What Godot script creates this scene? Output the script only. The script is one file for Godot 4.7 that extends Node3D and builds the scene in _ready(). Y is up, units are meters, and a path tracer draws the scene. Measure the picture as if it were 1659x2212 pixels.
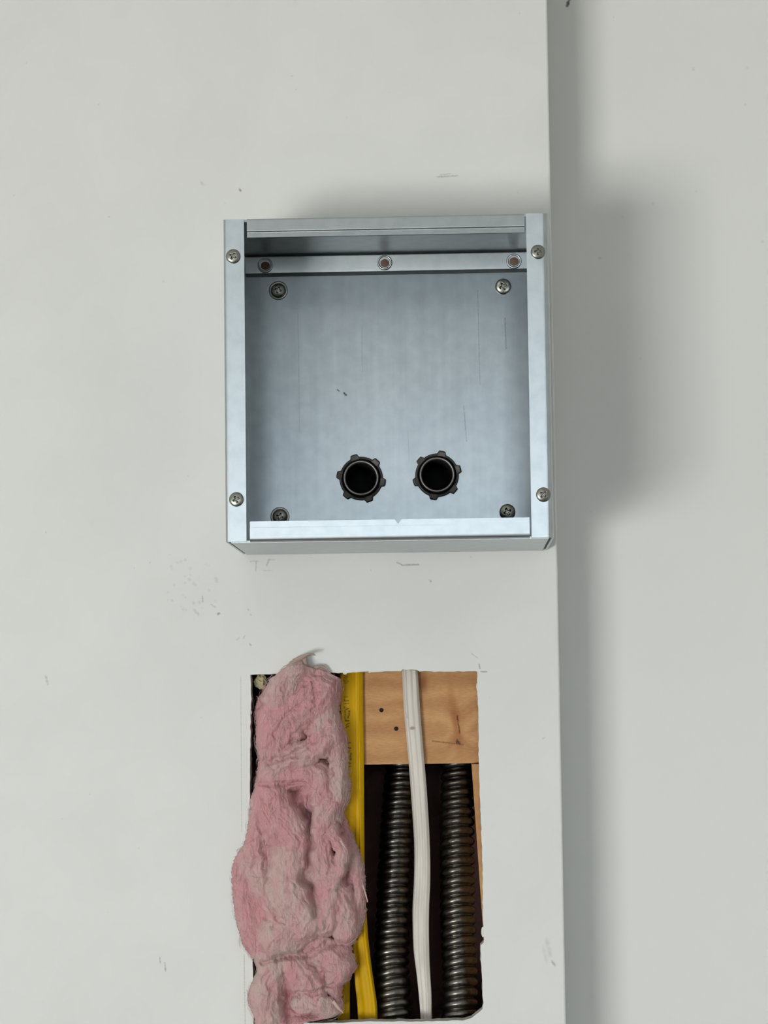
extends Node3D
# Wall chase with an open steel junction box above a cut-out. Box-centred millimetres: mm(x, y, z), z = 0 is the painted face of the chase.

const HEIGHT := 1.90   # height of the box centre above the floor
const DEPTH := 120.0   # box depth
const EDGE := 108.2    # outside corner of the chase
const RECESS := -70.0  # face of the wall set back on the right

var steel: StandardMaterial3D
var plate_steel: StandardMaterial3D
var screw_steel: StandardMaterial3D
var taken := {}


func mm(x: float, y: float, z: float) -> Vector3:
	return Vector3(x * 0.001, HEIGHT + y * 0.001, z * 0.001)


# ---------------------------------------------------------------- helpers
func mat(c: Color, rough := 0.7, metal := 0.0) -> StandardMaterial3D:
	var m := StandardMaterial3D.new()
	m.albedo_color = c
	m.roughness = rough
	m.metallic = metal
	return m


func begin(smooth := false) -> SurfaceTool:
	var st := SurfaceTool.new()
	st.begin(Mesh.PRIMITIVE_TRIANGLES)
	st.set_smooth_group(0 if smooth else -1)
	return st


func obj(called: String, st: SurfaceTool, m: Material, parent: Node = self) -> MeshInstance3D:
	st.generate_normals()
	var o := MeshInstance3D.new()
	o.mesh = st.commit()
	o.mesh.surface_set_material(0, m)
	o.name = called
	parent.add_child(o, true)
	return o


func numbered(called: String) -> String:
	taken[called] = taken.get(called, -1) + 1
	return called if taken[called] == 0 else "%s_%03d" % [called, taken[called]]


func thing(called: String, label: String, category: String, group := "") -> Node3D:
	var o := Node3D.new()
	o.name = numbered(called)
	add_child(o)
	tag(o, label, category, group)
	return o


func tag(o: Node, label: String, category := "", group := "", kind := "") -> void:
	o.set_meta("label", label)
	if category:
		o.set_meta("category", category)
	if group:
		o.set_meta("group", group)
	if kind:
		o.set_meta("kind", kind)


func tri(st: SurfaceTool, a: Vector3, b: Vector3, c: Vector3, out: Vector3, uvs: Array = []) -> void:
	var order := [0, 1, 2]
	if (c - a).cross(b - a).dot(out) < 0.0:
		order = [0, 2, 1]
	var p := [a, b, c]
	for k in order:
		if uvs.size():
			st.set_uv(uvs[k])
		st.add_vertex(p[k])


func quad(st: SurfaceTool, a: Vector3, b: Vector3, c: Vector3, d: Vector3, out: Vector3) -> void:
	tri(st, a, b, c, out)
	tri(st, a, c, d, out)


func box(st: SurfaceTool, lo: Vector3, hi: Vector3) -> void:
	var x0 := lo.x; var y0 := lo.y; var z0 := lo.z
	var x1 := hi.x; var y1 := hi.y; var z1 := hi.z
	quad(st, Vector3(x0, y0, z1), Vector3(x1, y0, z1), Vector3(x1, y1, z1), Vector3(x0, y1, z1), Vector3(0, 0, 1))
	quad(st, Vector3(x0, y0, z0), Vector3(x1, y0, z0), Vector3(x1, y1, z0), Vector3(x0, y1, z0), Vector3(0, 0, -1))
	quad(st, Vector3(x0, y0, z0), Vector3(x0, y0, z1), Vector3(x0, y1, z1), Vector3(x0, y1, z0), Vector3(-1, 0, 0))
	quad(st, Vector3(x1, y0, z0), Vector3(x1, y0, z1), Vector3(x1, y1, z1), Vector3(x1, y1, z0), Vector3(1, 0, 0))
	quad(st, Vector3(x0, y1, z0), Vector3(x1, y1, z0), Vector3(x1, y1, z1), Vector3(x0, y1, z1), Vector3(0, 1, 0))
	quad(st, Vector3(x0, y0, z0), Vector3(x1, y0, z0), Vector3(x1, y0, z1), Vector3(x0, y0, z1), Vector3(0, -1, 0))


# a closed outline in (u, v) pushed along n from d0 to d1; o is the origin, u x v = n
func extrude(st: SurfaceTool, poly: PackedVector2Array, o: Vector3, u: Vector3, v: Vector3, d0: float, d1: float, sides := true) -> void:
	var n := u.cross(v)
	var t := Geometry2D.triangulate_polygon(poly)
	for k in range(0, t.size(), 3):
		for cap in [[d1, n], [d0, -n]]:
			var p := []
			for q in 3:
				var w := poly[t[k + q]]
				p.append(o + u * w.x + v * w.y + n * cap[0])
			tri(st, p[0], p[1], p[2], cap[1])
	if not sides:
		return
	var ccw := not Geometry2D.is_polygon_clockwise(poly)
	for k in poly.size():
		var a := poly[k]
		var b := poly[(k + 1) % poly.size()]
		var e := b - a
		var out := u * e.y - v * e.x
		if not ccw:
			out = -out
		var a3 := o + u * a.x + v * a.y
		var b3 := o + u * b.x + v * b.y
		quad(st, a3 + n * d0, b3 + n * d0, b3 + n * d1, a3 + n * d1, out)


# a folded sheet seen end on: the folds of a line rounded by r, thickened to t on its left
func folded(line: Array, t: float, r: float) -> PackedVector2Array:
	var c: Array[Vector2] = [line[0]]
	for k in range(1, line.size() - 1):
		var p: Vector2 = line[k]
		var a: Vector2 = (line[k - 1] - p).normalized()
		var b: Vector2 = (line[k + 1] - p).normalized()
		var half := acos(clampf(a.dot(b), -1.0, 1.0)) / 2.0
		var reach := minf(r / tan(half), minf(p.distance_to(line[k - 1]), p.distance_to(line[k + 1])) * 0.48)
		for s in 9:
			var w := s / 8.0
			c.append((p + a * reach).lerp(p, w).lerp(p.lerp(p + b * reach, w), w))
	c.append(line[-1])
	var left: Array[Vector2] = []
	for k in c.size():
		var e := ((c[mini(k + 1, c.size() - 1)] - c[k]).normalized() + (c[k] - c[maxi(k - 1, 0)]).normalized()).normalized()
		left.append(c[k] + Vector2(-e.y, e.x) * t)
	left.reverse()
	return PackedVector2Array(c + left)


# rings[j][i]: closed rings one after another; normals point out when rings run anticlockwise round the way they advance
func skin(st: SurfaceTool, rings: Array, cap := true, uv := false, colors: Array = []) -> void:
	var n: int = rings[0].size()
	var wide := n + 1 if uv else n
	for j in rings.size():
		for i in wide:
			if uv:
				st.set_uv(Vector2(float(i) / n, float(j) / (rings.size() - 1)))
			if colors.size():
				st.set_color(colors[j][i % n])
			st.add_vertex(rings[j][i % n])
	for j in rings.size() - 1:
		for i in n:
			var a := j * wide + i
			var b := j * wide + (i + 1) % wide
			var c := b + wide
			var d := a + wide
			for k in [a, c, b, a, d, c]:
				st.add_index(k)
	if cap:
		var last: int = (rings.size() - 1) * wide
		for i in range(1, n - 1):
			for k in [0, i, i + 1]:
				st.add_index(k)
			for k in [last, last + i + 1, last + i]:
				st.add_index(k)


# turned part about +z at o: profile of (radius, height)
func lathe(st: SurfaceTool, profile: Array, o: Vector3, seg := 40) -> void:
	var rings := []
	for p in profile:
		var ring := []
		for i in seg:
			var a := TAU * i / seg
			ring.append(o + Vector3(cos(a) * p.x, sin(a) * p.x, p.y))
		rings.append(ring)
	skin(st, rings, false)


func smooth_path(points: Array, steps: int) -> Array:
	var out := []
	for k in points.size() - 1:
		var p0: Vector3 = points[maxi(k - 1, 0)]
		var p1: Vector3 = points[k]
		var p2: Vector3 = points[k + 1]
		var p3: Vector3 = points[mini(k + 2, points.size() - 1)]
		for s in steps:
			out.append(p1.cubic_interpolate(p2, p0, p3, float(s) / steps))
	out.append(points[-1])
	return out


# section(angle, step along 0..1, length so far in metres) -> offset in metres across the path
func sweep(st: SurfaceTool, path: Array, around: int, section: Callable, uv := false) -> void:
	var rings := []
	var run := 0.0
	for k in path.size():
		var t: Vector3 = (path[mini(k + 1, path.size() - 1)] - path[maxi(k - 1, 0)]).normalized()
		var a := (Vector3.RIGHT - t * t.x).normalized()
		var b := t.cross(a)
		if k:
			run += path[k].distance_to(path[k - 1])
		var ring := []
		for i in around:
			var w: Vector2 = section.call(TAU * i / around, float(k) / (path.size() - 1), run)
			ring.append(path[k] + a * w.x + b * w.y)
		rings.append(ring)
	skin(st, rings, true, uv)


func noise(seed_value: int, frequency: float, octaves := 3, kind := FastNoiseLite.TYPE_SIMPLEX_SMOOTH) -> FastNoiseLite:
	var f := FastNoiseLite.new()
	f.seed = seed_value
	f.frequency = frequency
	f.noise_type = kind
	f.fractal_octaves = octaves
	f.fractal_type = FastNoiseLite.FRACTAL_FBM if octaves > 1 else FastNoiseLite.FRACTAL_NONE
	return f


func pressed(im: Image, x: float, y: float, r: float, c: Color, strength: float) -> void:   # a soft-edged fleck of dirt
	for py in range(maxi(0, int(y - r - 1)), mini(im.get_height(), int(y + r + 2))):
		for px in range(maxi(0, int(x - r - 1)), mini(im.get_width(), int(x + r + 2))):
			var d := Vector2(px + 0.5 - x, py + 0.5 - y).length() / r
			if d < 1.0:
				im.set_pixel(px, py, im.get_pixel(px, py).lerp(c, strength * (1.0 - d * d)))


func stroke(im: Image, a: Vector2, b: Vector2, r: float, c: Color, strength: float, rng: RandomNumberGenerator) -> void:
	var n := int(ceil(a.distance_to(b) / maxf(r * 0.6, 0.5))) + 1
	for k in n:
		var p := a.lerp(b, float(k) / maxf(n - 1, 1))
		pressed(im, p.x + rng.randf_range(-0.3, 0.3) * r, p.y + rng.randf_range(-0.3, 0.3) * r, r * rng.randf_range(0.7, 1.2), c, strength * rng.randf_range(0.5, 1.0))


# ---------------------------------------------------------------- scene
func _ready() -> void:
	set_up_view_and_light()
	make_materials()
	build_room()
	build_front_wall()
	build_cavity()
	build_junction_box()
	build_connectors()
	build_conduits()
	build_cables()
	build_insulation()
	build_work_light()


const LAMP_AT := Vector3(-0.46, -0.29, 1.0)   # towards the lamp from the box, per metre off the wall
const LAMP_FAR := 3.55


func set_up_view_and_light() -> void:
	var camera := Camera3D.new()
	camera.name = "camera"
	camera.position = mm(41.2, -203.6, 1600.2)
	camera.rotation = Vector3(0.0807346, 0.0299725, -0.0127623)
	camera.fov = rad_to_deg(2.0 * atan(1106.0 / 5200.0))
	camera.near = 0.02
	add_child(camera)
	camera.current = true

	var sky_look := ProceduralSkyMaterial.new()
	sky_look.sky_top_color = Color(0.80, 0.87, 0.94)
	sky_look.sky_horizon_color = Color(0.86, 0.91, 0.95)
	sky_look.ground_horizon_color = Color(0.62, 0.64, 0.64)
	sky_look.ground_bottom_color = Color(0.50, 0.51, 0.50)
	sky_look.sun_angle_max = 1.0
	var sky := Sky.new()
	sky.sky_material = sky_look
	var env := Environment.new()
	env.background_mode = Environment.BG_SKY
	env.sky = sky
	env.background_energy_multiplier = 11.5
	env.tonemap_mode = Environment.TONE_MAPPER_LINEAR
	env.tonemap_exposure = 0.93
	env.sdfgi_enabled = true
	env.ssao_enabled = true
	env.ssil_enabled = true
	var around := WorldEnvironment.new()
	around.name = "surroundings"
	around.environment = env
	add_child(around)

	var key := AreaLight3D.new()
	key.name = "work_light_glow"
	key.area_size = Vector2(1.20, 0.80)
	key.light_color = Color(1.0, 1.0, 0.985)
	key.light_energy = 7.7
	key.area_normalize_energy = true
	key.area_range = 12.0
	key.shadow_enabled = true
	add_child(key)
	key.position = mm(0, 0, 60) + LAMP_AT * LAMP_FAR
	key.look_at(mm(0, 0, 60))


func make_materials() -> void:
	var n := NoiseTexture2D.new()
	n.width = 512
	n.height = 512
	n.seamless = true
	n.noise = noise(11, 0.018, 4)
	var ramp := Gradient.new()
	ramp.offsets = PackedFloat32Array([0.0, 0.45, 0.6, 1.0])
	ramp.colors = PackedColorArray([Color(0.94, 0.945, 0.95), Color(0.97, 0.975, 0.975), Color(0.985, 0.985, 0.985), Color(1, 1, 1)])
	n.color_ramp = ramp
	var rough := NoiseTexture2D.new()
	rough.width = 512
	rough.height = 512
	rough.seamless = true
	rough.noise = noise(12, 0.03, 3)
	var ramp2 := Gradient.new()
	ramp2.colors = PackedColorArray([Color(0.95, 0.95, 0.95), Color(1, 1, 1)])
	rough.color_ramp = ramp2
	steel = mat(Color(0.745, 0.77, 0.785), 0.345, 1.0)
	steel.albedo_texture = n
	steel.roughness_texture = rough
	steel.uv1_triplanar = true
	steel.uv1_world_triplanar = true
	steel.uv1_scale = Vector3(9, 9, 9)
	screw_steel = mat(Color(0.56, 0.56, 0.53), 0.33, 1.0)


func slab(called: String, lo: Vector3, hi: Vector3, m: Material, label: String, category: String) -> MeshInstance3D:
	var st := begin()
	box(st, lo, hi)
	var o := obj(called, st, m)
	tag(o, label, category, "", "structure")
	return o


func build_room() -> void:
	var paint := mat(Color(0.89, 0.892, 0.882), 0.75)
	var floor_look := mat(Color(0.36, 0.35, 0.34), 0.6)
	var lift := NoiseTexture2D.new()
	lift.width = 512
	lift.height = 512
	lift.seamless = true
	lift.noise = noise(5, 0.02, 4)
	floor_look.albedo_texture = lift
	floor_look.uv1_triplanar = true
	floor_look.uv1_world_triplanar = true
	var concrete := Gradient.new()
	concrete.colors = PackedColorArray([Color(0.8, 0.8, 0.8), Color(1, 1, 1)])
	lift.color_ramp = concrete
	slab("floor", Vector3(-3.2, -0.1, -0.35), Vector3(2.2, 0, 4.4), floor_look, "grey concrete floor of the room", "floor")
	slab("ceiling", Vector3(-3.2, 2.7, -0.35), Vector3(2.2, 2.8, 4.4), paint, "white painted ceiling of the room", "ceiling")
	slab("wall_left", Vector3(-3.2, 0, -0.35), Vector3(-3.0, 2.7, 4.4), paint, "white painted side wall far left of the box", "wall")
	slab("wall_right", Vector3(2.0, 0, -0.35), Vector3(2.2, 2.7, 4.4), paint, "white painted side wall far right of the box", "wall")
	slab("wall_rear", Vector3(-3.0, 0, -0.35), Vector3(2.0, 2.7, -0.20), mat(Color(0.5, 0.45, 0.4), 0.9), "bare wall at the back of the cavity", "wall")
	# wall opposite, with an unseen window added for fill light and steel reflections
	var st := begin()
	var x0 := -0.50; var x1 := 0.80; var y0 := 1.62; var y1 := 2.25
	box(st, Vector3(-3.0, 0, 4.2), Vector3(x0, 2.7, 4.4))
	box(st, Vector3(x1, 0, 4.2), Vector3(2.0, 2.7, 4.4))
	box(st, Vector3(x0, 0, 4.2), Vector3(x1, y0, 4.4))
	box(st, Vector3(x0, y1, 4.2), Vector3(x1, 2.7, 4.4))
	tag(obj("wall_opposite", st, paint), "white painted wall with an added fill window, facing the box", "wall", "", "structure")
	var frame_look := mat(Color(0.9, 0.9, 0.9), 0.5)
	var win := Node3D.new()
	win.name = "window_1"
	add_child(win)
	tag(win, "added fill window in the wall facing the box", "window", "", "structure")
	st = begin()
	for a in [[x0, x0 + 0.05, y0, y1], [x1 - 0.05, x1, y0, y1], [x0 + 0.05, x1 - 0.05, y0, y0 + 0.05], [x0 + 0.05, x1 - 0.05, y1 - 0.05, y1], [0.13, 0.17, y0 + 0.05, y1 - 0.05]]:
		box(st, Vector3(a[0], a[2], 4.28), Vector3(a[1], a[3], 4.34))
	obj("added_window_frame", st, frame_look, win)
	var glass := mat(Color(0.95, 0.97, 0.97, 0.06), 0.02)
	glass.transparency = BaseMaterial3D.TRANSPARENCY_ALPHA
	for a in [[x0 + 0.05, 0.13], [0.17, x1 - 0.05]]:
		st = begin()
		box(st, Vector3(a[0], y0 + 0.05, 4.305), Vector3(a[1], y1 - 0.05, 4.311))
		obj("pane", st, glass, win)
	# the set-back wall right of the chase
	var recess_look := mat(Color(0.89, 0.892, 0.882), 0.75)
	var im := Image.create(512, 512, false, Image.FORMAT_RGB8)
	im.fill(Color(1, 1, 1))
	var rng := RandomNumberGenerator.new()
	rng.seed = 8
	stroke(im, Vector2(21.5, 15), Vector2(24.5, 8), 1.5, Color(0.28, 0.27, 0.25), 0.8, rng)
	for k in 26:
		pressed(im, rng.randf() * 512, rng.randf() * 512, rng.randf_range(0.8, 2.0), Color(0.75, 0.75, 0.73), rng.randf_range(0.1, 0.4))
	recess_look.albedo_texture = ImageTexture.create_from_image(im)
	recess_look.texture_repeat = false
	st = begin()
	var w := 400.0   # the picture of its dirt covers x 108..508, y -100..300
	st.set_uv(Vector2(0.9, 0.9))
	box(st, Vector3(EDGE * 0.001, 0, -0.085), Vector3(2.0, 2.7, RECESS * 0.001 - 0.0005))
	var a0 := mm(EDGE, -1900, RECESS)
	var b0 := mm(2000, 800, RECESS)
	var p := [Vector3(a0.x, a0.y, a0.z), Vector3(b0.x, a0.y, a0.z), Vector3(b0.x, b0.y, a0.z), Vector3(a0.x, b0.y, a0.z)]
	var t := []
	for q in p:
		t.append(Vector2((q.x * 1000.0 - EDGE) / w, (300.0 - (q.y - HEIGHT) * 1000.0) / w))
	tri(st, p[0], p[1], p[2], Vector3.BACK, [t[0], t[1], t[2]])
	tri(st, p[0], p[2], p[3], Vector3.BACK, [t[0], t[2], t[3]])
	tag(obj("wall_right_recess", st, recess_look), "plain white wall set back to the right of the box", "wall", "", "structure")


const HOLE := [[-97.0, -181.1], [-78.8, -180.7], [-35.7, -180.7], [-23.4, -180.5], [-18.7, -180.0], [-16.6, -180.6], [2.8, -179.9], [4.3, -179.0], [13.5, -179.5], [15.4, -180.4], [31.9, -180.9], [54.0, -180.9], [53.5, -193.2], [54.0, -202.3], [53.9, -226.8], [54.0, -257.2], [54.8, -287.5], [55.2, -317.8], [54.8, -344.9], [55.6, -351.0], [55.2, -358.5], [53.3, -360.6], [53.3, -378.0], [53.8, -387.0], [54.5, -397.5], [53.6, -402.0], [46.2, -407.6], [40.7, -409.1], [27.1, -409.2], [10.4, -409.7], [-1.8, -409.3], [-20.0, -409.4], [-38.3, -409.9], [-68.7, -409.6], [-96.7, -410.3], [-96.8, -385.6], [-97.3, -369.1], [-98.1, -316.2], [-97.9, -255.4], [-97.2, -209.6], [-96.5, -194.3]]
const NUTS := [Vector2(-21.6, -51.7), Vector2(29.0, -50.3)]


func ragged_hole() -> PackedVector2Array:
	var rng := RandomNumberGenerator.new()
	rng.seed = 21
	var out := PackedVector2Array()
	for k in HOLE.size():
		var a := Vector2(HOLE[k][0], HOLE[k][1])
		var b := Vector2(HOLE[(k + 1) % HOLE.size()][0], HOLE[(k + 1) % HOLE.size()][1])
		var n := maxi(1, int(a.distance_to(b) / 3.0))
		for s in n:
			var side := (b - a).normalized().orthogonal()
			out.append(a.lerp(b, float(s) / n) + side * rng.randf_range(-0.28, 0.28))
	return out


func disc(c: Vector2, r: float, n := 32) -> PackedVector2Array:
	var out := PackedVector2Array()
	for k in n:
		out.append(c + Vector2(cos(TAU * (k + 0.5) / n), sin(TAU * (k + 0.5) / n)) * r)
	return out


# a sheet cut into strips at the given x, each strip minus the holes: no strip keeps a hole inside it
func strips(xs: Array, y0: float, y1: float, holes: Array) -> Array:
	var parts := []
	for k in xs.size() - 1:
		var left := [PackedVector2Array([Vector2(xs[k], y0), Vector2(xs[k + 1], y0), Vector2(xs[k + 1], y1), Vector2(xs[k], y1)])]
		for h in holes:
			var next := []
			for s in left:
				next.append_array(Geometry2D.clip_polygons(s, h))
			left = next
		parts.append_array(left)
	return parts


func build_front_wall() -> void:
	# the picture of pencil marks and dirt: 2.4 dots a millimetre over x -290..115, y -425..295
	var s := 2.4
	var im := Image.create(972, 1728, false, Image.FORMAT_RGB8)
	var cloud := noise(31, 0.004, 3)
	for y in im.get_height():
		for x in im.get_width():
			var v := 0.985 + 0.015 * cloud.get_noise_2d(x, y)
			im.set_pixel(x, y, Color(v, v, v))
	var rng := RandomNumberGenerator.new()
	rng.seed = 4
	var at := func(x: float, y: float) -> Vector2: return Vector2((x + 290.0) * s, (295.0 - y) * s)
	var grey := Color(0.45, 0.45, 0.43)
	for m in [[-101.8, 146.1, -101.0, 145.4, 1.3, 0.75], [-118.0, -140.5, -117.4, -140.0, 1.2, 0.75], [-128.7, -128.5, -128.5, -132.5, 0.7, 0.4], [-233.8, -180.0, -232.3, -186.0, 1.3, 0.22],
			[-158.5, -366.0, -158.0, -370.0, 0.8, 0.3], [-155.2, -370.0, -154.5, -375.5, 0.8, 0.5], [1.5, -108.0, 5.0, -109.8, 0.7, 0.55], [5.0, -109.8, 16.0, -109.6, 0.9, 0.5],
			[23.2, -119.8, 24.0, -121.2, 1.0, 0.35], [32.0, 152.0, 46.0, 152.6, 0.9, 0.3], [34.0, 153.4, 41.0, 154.0, 0.8, 0.2], [-128.0, 151.5, -126.0, 150.0, 1.6, 0.15],
			[-96.5, -105.8, -91.0, -105.6, 0.8, 0.2], [-92.5, -106.0, -92.8, -112.5, 0.8, 0.25], [-84.0, -104.5, -85.5, -109.0, 0.9, 0.35], [-88.0, -112.0, -82.0, -112.2, 0.6, 0.15], [-84.0, -104.8, -80.0, -105.0, 0.8, 0.2],
			[56.0, -181.2, 60.0, -181.3, 0.7, 0.75], [55.0, -176.0, 55.4, -179.0, 0.8, 0.75], [49.8, -169.0, 54.0, -172.0, 0.6, 0.25],
			[-98.5, -137.5, -98.0, -138.5, 0.8, 0.3], [-97.0, -141.0, -96.0, -141.5, 0.8, 0.25], [-106.0, -158.0, -104.0, -156.5, 0.7, 0.25], [-100.5, -155.0, -101.5, -157.5, 0.7, 0.3], [-97.5, -160.5, -96.5, -162.0, 0.9, 0.35],
			[-134.0, -138.0, -131.0, -141.0, 1.6, 0.18], [-123.0, -134.0, -120.0, -136.0, 0.9, 0.2], [96.0, -226.0, 98.0, -225.0, 0.9, 0.15], [99.5, -371.0, 101.5, -374.0, 1.3, 0.35], [96.0, -357.0, 99.0, -368.0, 2.4, 0.10], [94.0, -362.0, 96.0, -372.0, 2.0, 0.07]]:
		stroke(im, at.call(m[0], m[1]), at.call(m[2], m[3]), m[4] * s * 0.75, grey, m[5] * 0.6, rng)
	for k in 40:   # scuffs left of and under the box
		pressed(im, (290.0 - 138.0 + rng.randfn(0, 10.0)) * s, (295.0 + 122.0 + rng.randfn(0, 11.0)) * s, rng.randf_range(1.0, 4.0), grey, rng.randf_range(0.03, 0.13))
	for k in 45:
		pressed(im, rng.randf() * 972, rng.randf() * 1728, rng.randf_range(0.8, 2.2), grey, rng.randf_range(0.03, 0.16))
	for span in [[-103.4, -182.0, -103.6, -285.0, 0.13], [-102.6, -365.0, -102.4, -424.0, 0.22]]:   # pencil lines of the layout, beside the cut-out
		stroke(im, at.call(span[0], span[1]), at.call(span[2], span[3]), 0.9, grey, span[4], rng)
	var paint := mat(Color(0.89, 0.892, 0.882), 0.72)
	paint.albedo_texture = ImageTexture.create_from_image(im)
	paint.texture_repeat = false

	var hole := ragged_hole()
	var cuts := [hole, disc(NUTS[0], 18.0), disc(NUTS[1], 18.0)]
	var st := begin()
	for part in strips([-3000.0, -60.0, NUTS[0].x, NUTS[1].x, EDGE - 1.5], -1900.0, 800.0, cuts):
		var t := Geometry2D.triangulate_polygon(part)
		for k in range(0, t.size(), 3):
			for face in [[0.0, Vector3.BACK], [-12.7, Vector3.FORWARD]]:
				var p := []
				var uv := []
				for q in 3:
					var w: Vector2 = part[t[k + q]]
					p.append(mm(w.x, w.y, face[0]))
					uv.append(at.call(w.x, w.y) / Vector2(972, 1728))
				tri(st, p[0], p[1], p[2], face[1], uv)
	# rounded outside corner and the return back to the set-back wall
	var corner := [Vector2(EDGE - 1.5, 0)]
	for k in 7:
		var a := PI / 2 * (1.0 - k / 6.0)
		corner.append(Vector2(EDGE - 1.5 + 1.5 * cos(a), -1.5 + 1.5 * sin(a)))
	corner.append(Vector2(EDGE, -69.0))
	st.set_uv(Vector2(0.5, 0.02))
	for k in corner.size() - 1:
		var a: Vector2 = corner[k]
		var b: Vector2 = corner[k + 1]
		var e := b - a
		quad(st, mm(a.x, -1900, a.y), mm(b.x, -1900, b.y), mm(b.x, 800, b.y), mm(a.x, 800, a.y), Vector3(-e.y, 0, e.x))
	quad(st, mm(EDGE - 12.7, -1900, -12.7), mm(EDGE - 12.7, -1900, -200), mm(EDGE - 12.7, 800, -200), mm(EDGE - 12.7, 800, -12.7), Vector3.LEFT)
	quad(st, mm(EDGE, -1900, -69), mm(EDGE, -1900, -200), mm(EDGE, 800, -200), mm(EDGE, 800, -69), Vector3.RIGHT)
	var wall := obj("wall_front", st, paint)
	tag(wall, "white painted drywall chase carrying the steel box, with a rectangular cut-out", "wall", "", "structure")
	# sawn gypsum edge round the cut-out
	var gypsum := mat(Color(0.80, 0.79, 0.76), 0.95)
	st = begin()
	var rng2 := RandomNumberGenerator.new()
	rng2.seed = 3
	var inner := []
	for p in hole:
		inner.append(p + Vector2(rng2.randf_range(-0.5, 0.5), rng2.randf_range(-0.5, 0.5)))
	for k in hole.size():
		var l := (k + 1) % hole.size()
		var out: Vector2 = (Vector2(-22, -295) - hole[k])
		quad(st, mm(hole[k].x, hole[k].y, 0), mm(hole[l].x, hole[l].y, 0), mm(inner[l].x, inner[l].y, -12.7), mm(inner[k].x, inner[k].y, -12.7), Vector3(out.x, out.y, 0))
	var cut := obj("sawn_edge", st, gypsum, wall)
	cut.set_meta("label", "rough white gypsum edge of the cut-out")
	var scrap := obj("gypsum_crumb", crumb(mm(-91.0, -186.0, -11.0), Vector3(4.2, 5.0, 4.0), 17), mat(Color(0.74, 0.70, 0.56), 0.95), wall)
	scrap.set_meta("label", "pale yellowish crumb of broken gypsum in the corner")
	# flaps of torn facing paper on the edge
	var paper := mat(Color(0.86, 0.85, 0.82), 0.9)
	for f in [[55.0, -352.0, 8.0, 1.5, 0.5], [54.6, -392.0, 12.0, 0.9, 0.4], [53.9, -191.0, 5.0, 1.0, 0.5], [-97.0, -206.0, 3.0, 0.7, -0.6], [-34.0, -180.9, 3.0, 1.4, 1.6], [-17.5, -180.0, 2.6, 1.2, 1.6]]:
		st = begin()
		var turn: float = f[4]
		var poly := PackedVector2Array()
		for k in 9:
			var a := TAU * k / 9.0
			poly.append(Vector2(cos(a) * f[3] * rng2.randf_range(0.6, 1.1), sin(a) * f[2] * 0.5 * rng2.randf_range(0.7, 1.1)) * 0.001)
		var u := Vector3(cos(turn), 0, sin(turn)) if absf(turn) < 1.0 else Vector3(0, 0.9, 0.43)
		var v := Vector3.UP if absf(turn) < 1.0 else Vector3.LEFT
		extrude(st, poly, mm(f[0], f[1], -1.0), u, v, 0.0, 0.0004)
		obj("torn_paper", st, paper, wall)


func crumb(at: Vector3, size: Vector3, seed_value: int) -> SurfaceTool:
	var lumps := noise(seed_value, 0.9, 2)
	var rings := []
	for j in 11:
		var ring := []
		for i in 16:
			var d := Vector3(sin(PI * j / 10.0) * cos(TAU * i / 16.0), cos(PI * j / 10.0), -sin(PI * j / 10.0) * sin(TAU * i / 16.0))
			ring.append(at + d * size * (1.0 + 0.5 * lumps.get_noise_3dv(d * 1.7)) * 0.001)
		rings.append(ring)
	var st := begin()
	skin(st, rings, false)
	return st


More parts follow.
